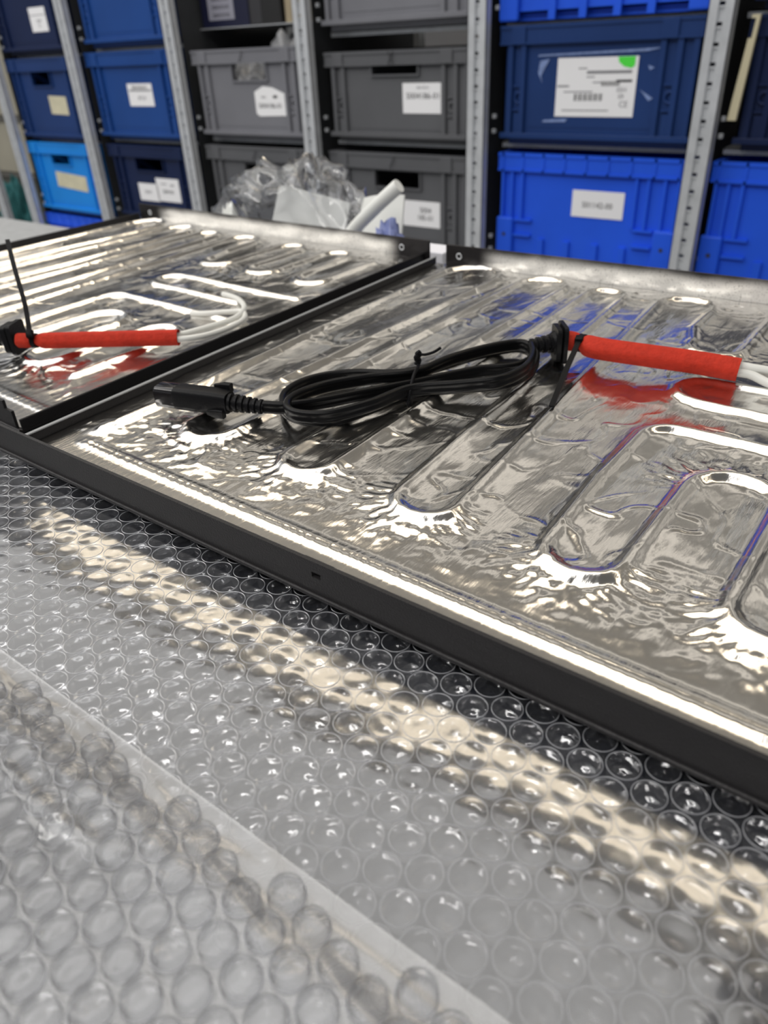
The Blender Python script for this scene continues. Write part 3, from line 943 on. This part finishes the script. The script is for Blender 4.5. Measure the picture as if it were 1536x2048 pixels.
def panel(Q, label, seed, step, front_ext=0.0, lug=False):
    t = thing('heating_panel', label, 'panel', (Q[0][0], Q[0][1], 0.0))
    ox, oy = Q[0]
    q = [Vector((a - ox, b - oy, 0)) for a, b in Q]

    def strip(a, b, z0, z1, w0, w1, cut=0.0, name='flange', m=M_BLACK, cut_b=None):
        """upright folded edge from a to b: inner face offset w1 to the left of a->b"""
        d = (b - a).normalized()
        n = Vector((-d.y, d.x, 0))
        a2, b2 = a + d * cut, b - d * (cut if cut_b is None else cut_b)
        mb = MB()
        vs = []
        for p in (a2, b2):
            for off in (w0, w1):
                for z in (z0, z1):
                    vs.append(p + n * off + Vector((0, 0, z)))
        mb.add(vs, [(0, 1, 3, 2), (4, 6, 7, 5), (0, 4, 5, 1), (2, 3, 7, 6), (0, 2, 6, 4), (1, 5, 7, 3)])
        o = mb.build(name, m, t)
        bv = o.modifiers.new('bevel', 'BEVEL')
        bv.width = 0.0006
        bv.segments = 2
        return o
    # plate
    vs = [p + Vector((0, 0, z)) for z in (-0.0010, 0.0004) for p in q]
    MB().add(vs, [(3, 2, 1, 0), (4, 5, 6, 7), (0, 1, 5, 4), (1, 2, 6, 5), (2, 3, 7, 6), (3, 0, 4, 7)]).build('tray_plate', M_BLACK, t)
    # front flange with slotted mounting hole
    a, b = q[0] + Vector((-front_ext, 0, 0)), q[1]
    H = 0.0136
    mb = MB()
    n = Vector((0, 1, 0))
    d = (b - a).normalized()
    L = (b - a).length
    HW = 0.0019
    holes = [(-0.1348 - ox + front_ext, 0.0084)] if not lug else []
    prof_x = [0.0]
    for hx, hz in holes:
        prof_x += [hx - 0.004, hx + 0.004]
    prof_x += [L]

    def fbox(x0, x1, z0, z1):
        vs = []
        for x in (x0, x1):
            for off in (0.0, 0.0014):
                for z in (z0, z1):
                    vs.append(a + d * x + Vector((-d.y, d.x, 0)) * off + Vector((0, 0, z)))
        mb.add(vs, [(0, 1, 3, 2), (4, 6, 7, 5), (0, 4, 5, 1), (2, 3, 7, 6), (0, 2, 6, 4), (1, 5, 7, 3)])
    cut = 0.006 if lug else 0.0
    if holes:
        hx, hz = holes[0]
        fbox(0, hx - HW, 0.0, H)
        fbox(hx + HW, L, 0.0, H)
        fbox(hx - HW, hx + HW, 0.0, hz - 0.0010)
        fbox(hx - HW, hx + HW, hz + 0.0010, H)
    else:
        fbox(0, L - 0.010, 0.0, H)
        fbox(L - 0.010, L - 0.004, 0.0, H * 0.7)
    o = mb.build('front_flange', M_BLACK, t)
    if holes:
        MB().box(*sorted((holes[0][0] - front_ext - 0.006, holes[0][0] - front_ext + 0.006)), 0.0016, 0.0024, 0.0015, 0.0128).build('hole_dark_backing', M_BLACK, t)  # black backing added behind the hole so that it reads dark
    # rounded fold under the front flange
    mb = MB()
    mb.sweep([a + Vector((0, -0.0003, 0.0002)), b + Vector((0, -0.0003, 0.0002))], circ(0.0009, 10))
    mb.build('fold_edge', M_BLACK, t, smooth=True, sharp=0.8)
    # rear flange with two holes marked by small rivets
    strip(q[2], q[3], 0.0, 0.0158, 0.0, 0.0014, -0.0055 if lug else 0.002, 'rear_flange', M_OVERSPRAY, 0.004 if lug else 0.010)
    dd = (q[3] - q[2]).normalized()
    for e in (0.022, (q[3] - q[2]).length - 0.022):
        p = q[2] + dd * e + Vector((-dd.y, dd.x, 0)) * 0.0016
        mb = MB()
        ring = [p + dd * (0.0021 * math.cos(w_)) + Vector((0, 0, 0.0080 + 0.0021 * math.sin(w_))) for w_ in np.linspace(0, 2 * math.pi, 15)]
        mb.sweep(ring, circ(0.0005, 6), up=(0, 1, 0), closed_caps=False)
        mb.build('hole_rim', M_GALV, t, smooth=True)
    # low side lips
    strip(q[1], q[2], 0.0, 0.0058, 0.0, 0.0013, 0.001, 'side_lip')
    strip(q[3], q[0], 0.0, 0.0058, 0.0, 0.0013, 0.001, 'side_lip')
    if not lug:
        strip(q[3], q[0], 0.0054, 0.0062, 0.0003, 0.0024, 0.002, 'bare_edge', M_STEEL)
    # foil
    nx, ny = int(0.385 / step), int(0.368 / step)
    s, tt = np.meshgrid(np.linspace(0.0045, 0.9955, nx), np.linspace(0.0045, 0.9950, ny))
    can = quad(QR, s, tt)
    pos = quad(Q, s, tt)
    h = foil_height(can[..., 0], can[..., 1], seed)
    fo = grid_mesh('foil_sheet', pos[..., 0] - ox, pos[..., 1] - oy, h, M_FOIL, t)
    return t


panel(QR, 'foil-covered heating panel under the coiled black cord', 100, 0.00085, front_ext=0.045)
panel(QL, 'foil-covered heating panel on the far side of the black divider strips', 300, 0.0012, lug=True)


# ================================================================== CORDS
def to_local(pts, org):
    return [(p[0] - org[0], p[1] - org[1], p[2] - org[2]) for p in pts]


def cable_profile():
    # flat twin cable standing on edge: two lobes one above the other
    out = []
    for a in np.linspace(-math.pi / 2 - 1.0, math.pi / 2 + 0.0, 9):
        pass
    r, dz = 0.00175, 0.00140
    for a in np.linspace(math.radians(-35), math.radians(215), 11):
        out.append((r * math.cos(a), dz + r * math.sin(a)))
    for a in np.linspace(math.radians(145), math.radians(395), 11):
        out.append((r * math.cos(a), -dz + r * math.sin(a)))
    return out


def frame(dirv):
    d = Vector(dirv).normalized()
    s = d.cross(Vector((0, 0, 1))).normalized()
    u = s.cross(d)
    return d, s, u


def rounded(w_, h_, r, n=4):
    out = []
    for cx, cy, a0 in ((w_ - r, h_ - r, 0), (-w_ + r, h_ - r, 90), (-w_ + r, -h_ + r, 180), (w_ - r, -h_ + r, 270)):
        for k in range(n + 1):
            a = math.radians(a0 + 90 * k / n)
            out.append((cx + r * math.cos(a), cy + r * math.sin(a)))
    return out


CABLE = [(-0.2404, 0.2174, 0.009), (-0.2315, 0.2222, 0.009), (-0.2224, 0.2362, 0.008), (-0.2135, 0.255, 0.0070), (-0.1995, 0.281, 0.0062), (-0.1824, 0.3099, 0.0062), (-0.1695, 0.3229, 0.0062), (-0.1656, 0.3359, 0.0062), (-0.1709, 0.3482, 0.0065), (-0.1818, 0.3507, 0.0065), (-0.1935, 0.3334, 0.0062), (-0.2027, 0.3084, 0.0060), (-0.2134, 0.2876, 0.0060), (-0.2356, 0.2744, 0.006), (-0.2478, 0.2571, 0.006), (-0.2467, 0.2382, 0.006), (-0.2346, 0.2246, 0.006), (-0.2199, 0.2222, 0.006), (-0.2068, 0.2315, 0.006), (-0.1997, 0.2524, 0.0062), (-0.1921, 0.2747, 0.0065), (-0.1756, 0.289, 0.007), (-0.1605, 0.3011, 0.008), (-0.1563, 0.3186, 0.009), (-0.162, 0.336, 0.01), (-0.1743, 0.3445, 0.011), (-0.186, 0.3308, 0.011), (-0.1962, 0.3079, 0.0105), (-0.2016, 0.2842, 0.0100), (-0.217, 0.2676, 0.010), (-0.2297, 0.2484, 0.010), (-0.2325, 0.2301, 0.0105), (-0.227, 0.2191, 0.0105), (-0.2171, 0.2166, 0.0105), (-0.2055, 0.2237, 0.0105), (-0.1963, 0.241, 0.011), (-0.1899, 0.2633, 0.0115), (-0.1715, 0.2778, 0.0125), (-0.1568, 0.2893, 0.014), (-0.1539, 0.3083, 0.014), (-0.16, 0.3279, 0.013), (-0.1672, 0.3400, 0.0125)]


def ribbed(parent, p0, p1, r0, r1, n, name='strain_relief', flat=1.0):
    """tapered moulded strain relief with separate ribs"""
    p0, p1 = Vector(p0), Vector(p1)
    mb = MB()
    mb.sweep([p0, p1], circ(1.0, 14, flat), radii=[r0 * 0.72, r1 * 0.75])
    core = mb.build(name, M_PLUG, parent, smooth=True, sharp=0.8)
    for k in range(n):
        f = (k + 0.5) / n
        c_ = p0.lerp(p1, f)
        d = (p1 - p0).normalized()
        hw = (p1 - p0).length / n * 0.30
        r = r0 + (r1 - r0) * f
        mb = MB()
        mb.sweep([c_ - d * hw, c_ - d * hw * 0.7, c_ + d * hw * 0.7, c_ + d * hw], circ(1.0, 14, flat), radii=[r * 0.9, r, r, r * 0.9])
        mb.build('rib', M_PLUG, core, smooth=True, sharp=0.8)
    return core


def grommet(parent, c_, dirv, h_, w_, th):
    """flanged moulded wall bushing: two plates with a groove between, rounded corners"""
    d, s, u = frame(dirv)
    c_ = Vector(c_)
    mb = MB()
    mb.sweep([c_ - d * th, c_ - d * th * 0.1], rounded(w_ * 0.86, h_ * 0.90, 0.0025))
    mb.sweep([c_ - d * th * 0.15, c_ + d * th * 0.35], rounded(w_ * 0.55, h_ * 0.62, 0.002))
    mb.sweep([c_ + d * th * 0.3, c_ + d * th * 1.1], rounded(w_, h_, 0.0025))
    mb.sweep([c_ - d * th * 2.2, c_ - d * th], circ(1.0, 14), radii=[w_ * 0.55, w_ * 0.8])
    return mb.build('grommet', M_PLUG, parent, smooth=True, sharp=0.6)


def sleeve(parent, pts, r, flat, neck, seed):
    """woven sleeve: pinched where the tie holds it, open at the far end"""
    P = spline(pts, 10)
    n = len(P)
    rad = []
    acc, L = [0.0], 0
    for i in range(1, n):
        L += (P[i] - P[i - 1]).length
        acc.append(L)
    for i in range(n):
        x = acc[i]
        pinch = 0.42 * math.exp(-((x - neck) / 0.0028) ** 2)
        rad.append(r * (1 - pinch) * (0.92 if x < neck else 1.0))
    prof = []
    for k in range(28):
        a = 2 * math.pi * k / 28
        f = 1 + 0.045 * math.sin(a * 5 + seed)
        prof.append((f * math.cos(a), flat * f * math.sin(a)))
    mb = MB()
    mb.sweep(P, prof, closed_caps=False, radii=rad)
    ir = [(a * 0.86, b * 0.86) for a, b in prof]
    mb.sweep(P[-8:], ir, closed_caps=False, radii=rad[-8:])
    k = 28
    o = mb.build('red_sleeve', M_RED, parent, smooth=True)
    return tag(o, 'red woven sleeve')


# ---- right cord
ORG = (-0.20, 0.28, 0.004)
t = thing('power_cord', 'coiled black flat power cord with a connector and a red sleeve on the near panel', 'cord', ORG)
mb = MB()
mb.sweep(to_local(spline(CABLE, 8), ORG), cable_profile())
mb.build('cable', M_RUBBER, t, smooth=True, sharp=1.0)
# connector body
pA, pB = Vector((-0.2927, 0.1993, 0.0105)), Vector((-0.2555, 0.2104, 0.0105))
pA, pB = pA - Vector(ORG), pB - Vector(ORG)
d, s, u = frame(pB - pA)
mb = MB()
mb.sweep([pA + d * 0.0105, pA + d * 0.012, pB - d * 0.008, pB - d * 0.003, pB], rounded(0.0052, 0.0056, 0.0028), radii=[0.97, 1.0, 1.0, 0.92, 0.86])
mb.build('connector', M_PLUG, t, smooth=True, sharp=0.7)
mb = MB()
mb.sweep([pA, pA + d * 0.0006, pA + d * 0.0106], rounded(0.0050, 0.0054, 0.0027), radii=[0.94, 1.0, 1.0])
o = mb.build('connector_nose', mat('glossy_black_plastic', (0.012, 0.011, 0.012), 0.12), t, smooth=True, sharp=0.7)
tag(o, 'glossy connector nose')
for sg in (1, -1):
    mb = MB()
    c0 = pB - d * 0.007 + s * (sg * 0.0048) + u * (0.0052 if sg < 0 else -0.0040)
    mb.sweep([c0 - d * 0.003, c0 + d * 0.002, c0 + d * 0.006], rounded(0.0016, 0.0022, 0.0008), radii=[0.5, 1.0, 1.0])
    mb.build('latch_wing', M_PLUG, t, smooth=True, sharp=0.7)
ribbed(t, pB - d * 0.001, Vector((-0.2404, 0.2174, 0.009)) - Vector(ORG), 0.0047, 0.0034, 6)
# grommet end
gA, gB = Vector((-0.1690, 0.3415, 0.0122)) - Vector(ORG), Vector((-0.1605, 0.3517, 0.0122)) - Vector(ORG)
ribbed(t, gA, gB, 0.0036, 0.0052, 4)
grommet(t, gB + (gB - gA).normalized() * 0.0035, gB - gA + Vector((0.004, 0, 0)), 0.0098, 0.0080, 0.0026)
SL = [(-0.1550, 0.3600, 0.0122), (-0.1475, 0.3592, 0.0122), (-0.1364, 0.3563, 0.0124), (-0.1118, 0.3599, 0.012), (-0.0889, 0.3652, 0.011), (-0.0714, 0.368, 0.010)]
sleeve(t, to_local(SL, ORG), 0.0062, 0.88, 0.0075, 1.0)
for k, off in enumerate((0.0015, -0.0016)):
    mb = MB()
    P = [(-0.0850, 0.3660, 0.0108), (-0.0714, 0.3685, 0.0100), (-0.0657, 0.3697, 0.0095), (-0.0587, 0.3708 + off, 0.0085 - k * 0.001), (-0.0505, 0.3712 + off * 2, 0.0060), (-0.040, 0.3700 + off * 2, 0.0042)]
    P = [(p[0], p[1] + off * 0.8, p[2] + (0.0012 if k == 0 else -0.0012)) for p in P]
    mb.sweep(to_local(spline(P, 6), ORG), circ(0.0021, 10))
    o = mb.build('lead_wire', M_WHITE_WIRE, t, smooth=True, sharp=0.8)
    tag(o, 'white lead wire')

# ---- left cord
ORG2 = (-0.40, 0.225, 0.004)
t2 = thing('power_cord', 'black cord end with a short red sleeve and white leads on the far panel', 'cord', ORG2)
g0 = Vector((-0.4371, 0.2072, 0.0115)) - Vector(ORG2)
gd = Vector((0.0075, 0.0045, 0.0))
grommet(t2, g0, gd, 0.0090, 0.0080, 0.0034)
ribbed(t2, g0 - gd.normalized() * 0.022, g0 - gd.normalized() * 0.007, 0.0042, 0.0052, 4)
mb = MB()
P = [(-0.455, 0.197, 0.0115), (-0.468, 0.188, 0.010), (-0.485, 0.182, 0.0075), (-0.510, 0.184, 0.0065), (-0.545, 0.196, 0.0065)]
mb.sweep(to_local(spline(P, 8), ORG2), cable_profile())
mb.build('cable', M_RUBBER, t2, smooth=True, sharp=1.0)
SLL = [(-0.4300, 0.2062, 0.0112), (-0.4226, 0.2104, 0.011), (-0.4185, 0.2128, 0.011), (-0.3899, 0.2337, 0.0105), (-0.3533, 0.2615, 0.0095)]
sleeve(t2, to_local(SLL, ORG2), 0.0048, 0.95, 0.0105, 2.0)
for P in ([(-0.362, 0.2565, 0.0100), (-0.3566, 0.2636, 0.0095), (-0.354, 0.2859, 0.0085), (-0.356, 0.3081, 0.0072), (-0.3684, 0.3282, 0.0062), (-0.387, 0.3418, 0.0052), (-0.4016, 0.3483, 0.0040), (-0.415, 0.3520, 0.0030)],
          [(-0.362, 0.2545, 0.0090), (-0.3520, 0.2597, 0.0090), (-0.3450, 0.2709, 0.0085), (-0.3455, 0.2904, 0.0070), (-0.3521, 0.3117, 0.0060), (-0.3658, 0.3237, 0.0055), (-0.3750, 0.3200, 0.0050), (-0.3875, 0.3120, 0.0042), (-0.4000, 0.3099, 0.0030)]):
    mb = MB()
    mb.sweep(to_local(spline(P, 6), ORG2), circ(0.0018, 10))
    o = mb.build('lead_wire', M_WHITE_WIRE, t2, smooth=True, sharp=0.8)
    tag(o, 'white lead wire')


# ---- ties
def cable_tie(label, ctr, dirv, r, tail, org, width=0.0013, head=0.0024, flat=1.0):
    t = thing('cable_tie', label, 'cable tie', org)
    d, s, u = frame(dirv)
    c_ = Vector(ctr)
    ring = [c_ + s * (r * math.cos(a)) + u * (r * flat * math.sin(a)) for a in np.linspace(0, 2 * math.pi, 25)]
    mb = MB()
    vs, fs = [], []
    for p in ring:
        o_ = (p - c_).normalized()
        for a, b in ((-1, 0), (1, 0), (1, 1), (-1, 1)):
            vs.append(p + d * (a * width) + o_ * (b * 0.0008) - Vector(org))
    n = len(ring)
    for i in range(n - 1):
        for j in range(4):
            fs.append((i * 4 + j, i * 4 + (j + 1) % 4, (i + 1) * 4 + (j + 1) % 4, (i + 1) * 4 + j))
    mb.add(vs, fs)
    mb.build('loop', M_TIE, t, smooth=True, sharp=0.6)
    P = to_local(spline(tail, 8), org)
    h0 = Vector(P[0])
    hd = (Vector(P[1]) - h0).normalized()
    mb = MB()
    mb.sweep([h0 - hd * head, h0 - hd * head * 0.8, h0 + hd * head * 0.8, h0 + hd * head], rounded(head * 0.85, head * 0.75, 0.0006), radii=[0.85, 1, 1, 0.8])
    mb.build('head', M_TIE, t, smooth=True, sharp=0.7)
    mb = MB()
    mb.sweep(P, [(-width, -0.0005), (width, -0.0005), (width, 0.0005), (-width, 0.0005)])
    mb.build('tail', M_TIE, t)
    return t


cable_tie('black cable tie on the red sleeve of the coiled cord, tail hanging down', (-0.1478, 0.3592, 0.0122), (0.0075, -0.0008, 0), 0.0040,
          [(-0.1473, 0.3545, 0.0155), (-0.1445, 0.3436, 0.0140), (-0.1398, 0.3231, 0.0100), (-0.1323, 0.2942, 0.0050)], (-0.147, 0.357, 0.006))
cable_tie('black cable tie on the far red sleeve, tail pointing straight up', (-0.4213, 0.2111, 0.0110), (0.0075, 0.0045, 0), 0.0034,
          [(-0.4195, 0.2085, 0.0160), (-0.4276, 0.2149, 0.0300), (-0.4482, 0.2256, 0.0450), (-0.4681, 0.2365, 0.0580)], (-0.421, 0.211, 0.006))
# thin wire tie around the bundle
t = thing('wire_tie', 'thin black wire tie twisted around the middle of the coiled cord', 'tie', (-0.197, 0.276, 0.004))
org = (-0.197, 0.276, 0.004)
lp = [(-0.1945 - 0.0095, 0.2727 + 0.0125, 0.006), (-0.1990, 0.2835, 0.0155), (-0.1945, 0.2765, 0.0175), (-0.1915, 0.2690, 0.0165), (-0.1890, 0.2625, 0.0120), (-0.1895, 0.2610, 0.0060), (-0.1945, 0.2680, 0.0035), (-0.2010, 0.2800, 0.0035), (-0.2040, 0.2852, 0.006)]
mb = MB()
mb.sweep(to_local(spline(lp, 6), org), circ(0.0009, 8))
mb.build('loop', M_TIE, t, smooth=True, sharp=0.8)
mb = MB()
tw = [(-0.1975, 0.2800, 0.0170), (-0.1968, 0.2808, 0.0190), (-0.1975, 0.2800, 0.0205), (-0.1966, 0.2808, 0.0222), (-0.1972, 0.2803, 0.0235)]
mb.sweep(to_local(spline(tw, 6), org), circ(0.0015, 8))
mb.build('twist', M_TIE, t, smooth=True, sharp=0.8)
mb = MB()
mb.sweep(to_local(spline([(-0.1970, 0.2805, 0.0225), (-0.1935, 0.2815, 0.0225), (-0.1895, 0.2830, 0.0240), (-0.1865, 0.2845, 0.0262)], 6), org), circ(0.0007, 8))
mb.build('tail', M_TIE, t, smooth=True, sharp=0.8)


# ================================================================== BUBBLE WRAP
def bubble_mesh(seed, r, h, m=None):
    """one air cup, welded to the flat film at z = 0 and closed at z = h"""
    rs = np.random.RandomState(seed)
    n = 28
    rings = [(r * 1.035, 0.0), (r * 1.03, -h * 0.045), (r * 0.99, -h * 0.05), (r * 0.98, h * 0.04), (r * 0.95, h * 0.45), (r * 0.91, h * 0.80), (r * 0.88, h * 0.93), (r * 0.83, h * 0.99), (r * 0.76, h), (r * 0.60, h), (r * 0.40, h), (r * 0.20, h)]
    vs, fs = [], []
    px, py = rs.rand(2) * 50
    ox, oy = rs.uniform(-0.04, 0.04, 2) * r
    sag = rs.uniform(0.0, 0.10)
    for k, (rr, z) in enumerate(rings):
        for i in range(n):
            a = 2 * math.pi * i / n
            x, y = rr * math.cos(a), rr * math.sin(a)
            wob = 0.0
            if k >= 7:
                f = (k - 6) / 4.0
                wob = -h * sag * f + h * 0.09 * min(1, 2 * f) * float(perlin(np.array([x / (r * 0.8) + px]), np.array([y / (r * 0.8) + py]), seed)[0]) \
                    + h * 0.10 * min(1, 2 * f) * float(max(0, ridge(np.array([x / (r * 0.9) + py]), np.array([y / (r * 0.5) + px]), seed + 5)[0] - 0.55))
            elif 4 <= k <= 5:
                x *= 1 + 0.015 * math.sin(a * 5 + px)
                y *= 1 + 0.015 * math.sin(a * 4 + py)
            vs.append((x + ox * (z / h), y + oy * (z / h), z + wob))
    for k in range(len(rings) - 1):
        for i in range(n):
            fs.append((k * n + i, k * n + (i + 1) % n, (k + 1) * n + (i + 1) % n, (k + 1) * n + i))
    b = (len(rings) - 1) * n
    vs.append((ox, oy, h * (1.0 - sag)))
    for i in range(n):
        fs.append((b + i, b + (i + 1) % n, len(vs) - 1))
    me = bpy.data.meshes.new('bubble')
    me.from_pydata(vs, [], fs)
    me.materials.append(m or M_FILM)
    me.materials.append(M_RIMFILM)
    me.polygons.foreach_set('use_smooth', [True] * len(me.polygons))
    me.polygons.foreach_set('material_index', [1 if q < 3 * n else 0 for q in range(len(me.polygons))])
    me.update()
    return me


def lattice(cx, cy, pitch, ang, box, keep):
    ca, sa = math.cos(ang), math.sin(ang)
    out = []
    for i in range(-60, 60):
        for j in range(-60, 60):
            u, v = i * pitch * math.sqrt(3) / 2, (j + (i % 2) * 0.5) * pitch
            x, y = cx + u * ca - v * sa, cy + u * sa + v * ca
            if box[0] < x < box[1] and box[2] < y < box[3] and keep(x, y):
                out.append((x, y))
    return out


def in_view(x, y, pad=0.012):
    """keep only bubbles the photograph could show"""
    p = Vector((x, y, 0)) - cam.matrix_world.translation
    q = cam.matrix_world.to_3x3().transposed() @ p
    f = 1490.0
    if q.z > -0.02:
        return False
    px, py = 768 + f * q.x / -q.z, 1024 - f * q.y / -q.z
    m = pad * f / -q.z
    return -m < px < 1536 + m and py < 2048 + m


def wrap_sheet(name, label, xs, ys, zf, pts, r, h, seed, flip, bulge, mf=None, mc=None):
    X, Y = np.meshgrid(xs, ys)
    Z = zf(X, Y)
    rs = np.random.RandomState(seed)
    # the flat film is slightly domed and puckered over every air cup
    for (x, y) in pts:
        b = bulge * rs.uniform(0.3, 1.0) * (1 if rs.rand() > 0.2 else -0.5)
        ix = np.searchsorted(xs, (x - r, x + r))
        iy = np.searchsorted(ys, (y - r, y + r))
        sx, sy = X[iy[0]:iy[1], ix[0]:ix[1]] - x, Y[iy[0]:iy[1], ix[0]:ix[1]] - y
        d2 = (sx ** 2 + sy ** 2) / (r * r)
        m = np.clip(1 - d2, 0, 1)
        Z[iy[0]:iy[1], ix[0]:ix[1]] += b * m + bulge * 0.35 * m ** 0.5 * perlin(sx / (r * 0.9) + x * 900, sy / (r * 0.9) + y * 700, seed)
    t = grid_mesh(name, X, Y, Z, mf or M_BASEFILM)
    tag(t, label, 'bubble wrap')
    ms = [bubble_mesh(seed + k, r, h, mc) for k in range(10)]
    for (x, y) in pts:
        e = 0.001
        z = float(zf(np.array([x]), np.array([y]))[0])
        zx = float(zf(np.array([x + e]), np.array([y]))[0]) - z
        zy = float(zf(np.array([x]), np.array([y + e]))[0]) - z
        n = Vector((-zx / e, -zy / e, 1)).normalized() * (-1 if flip else 1)
        o = bpy.data.objects.new('bubble', ms[rs.randint(len(ms))])
        COL.objects.link(o)
        o.parent = t
        o.rotation_mode = 'QUATERNION'
        base = Vector((0, 0, 1)).rotation_difference(n) if not flip else Vector((0, 0, -1)).rotation_difference(n) @ Matrix.Rotation(math.pi, 3, 'X').to_quaternion()
        o.rotation_quaternion = base @ Matrix.Rotation(rs.rand() * 6.283, 3, 'Z').to_quaternion()
        o.location = Vector((x, y, z)) + n * 0.0001
        k = rs.uniform(0.97, 1.03)
        o.scale = (k, k, k * rs.uniform(0.94, 1.03))
    return len(pts)


def z_main(X, Y):
    return -0.0042 + 0.0002 * perlin(np.asarray(X) / 0.05, np.asarray(Y) / 0.05, 71)


def z_front(X, Y):
    X, Y = np.asarray(X, float), np.asarray(Y, float)
    e = 0.0615 + 0.002 * perlin(X / 0.05, X * 0 + 0.5, 77)
    s = np.clip(e - Y, 0, 1)
    z = -0.0036 + 0.0014 * sstep(0.0, 0.020, s) + 0.0006 * np.exp(-((s - 0.015) / 0.006) ** 2) + 0.0003 * perlin(X / 0.03, Y / 0.02, 78)
    z = z + 0.0014 * np.exp(-((s - 0.0235 - 0.002 * perlin(X / 0.03, X * 0, 80)) / 0.0028) ** 2) * (1 - sstep(-0.13, -0.085, X)) * (0.7 + 0.5 * perlin(X / 0.012, Y / 0.01, 81))
    z = z + 0.0004 * np.maximum(0, ridge(X / 0.05 + Y / 0.03, Y / 0.008, 79) - 0.4)
    return np.maximum(z, -0.0037)


fine = lambda a, b, st: np.arange(a, b, st)
xs = np.concatenate([fine(-0.66, -0.44, 0.01), fine(-0.44, 0.09, 0.0009), fine(0.09, 0.45, 0.01)])
ys = np.concatenate([fine(-0.12, 0.03, 0.005), fine(0.03, 0.155, 0.0009), fine(0.155, 0.512, 0.008)])
pts = lattice(-0.0964, 0.1108, 0.0094, 0.0, (-0.50, 0.10, 0.036, 0.150), in_view)
n1 = wrap_sheet('bubble_wrap_sheet', 'clear bubble wrap sheet lying flat side up along the near black edge', xs, ys, z_main, pts, 0.00425, 0.0043, 500, True, 0.00009)
ys = np.concatenate([fine(-0.12, -0.03, 0.005), fine(-0.03, 0.0625, 0.0011)])
pts = lattice(-0.10, 0.02, 0.0094, 0.28, (-0.50, 0.10, -0.03, 0.0575), in_view)
n2 = wrap_sheet('bubble_wrap_sheet', 'second clear bubble wrap sheet lapped bubble side up over the first, with a creased edge', xs, ys, z_front, pts, 0.0042, 0.0028, 600, False, 0.00005, M_FRONTFILM, M_FRONTCUP)
print('bubbles', n1, n2)
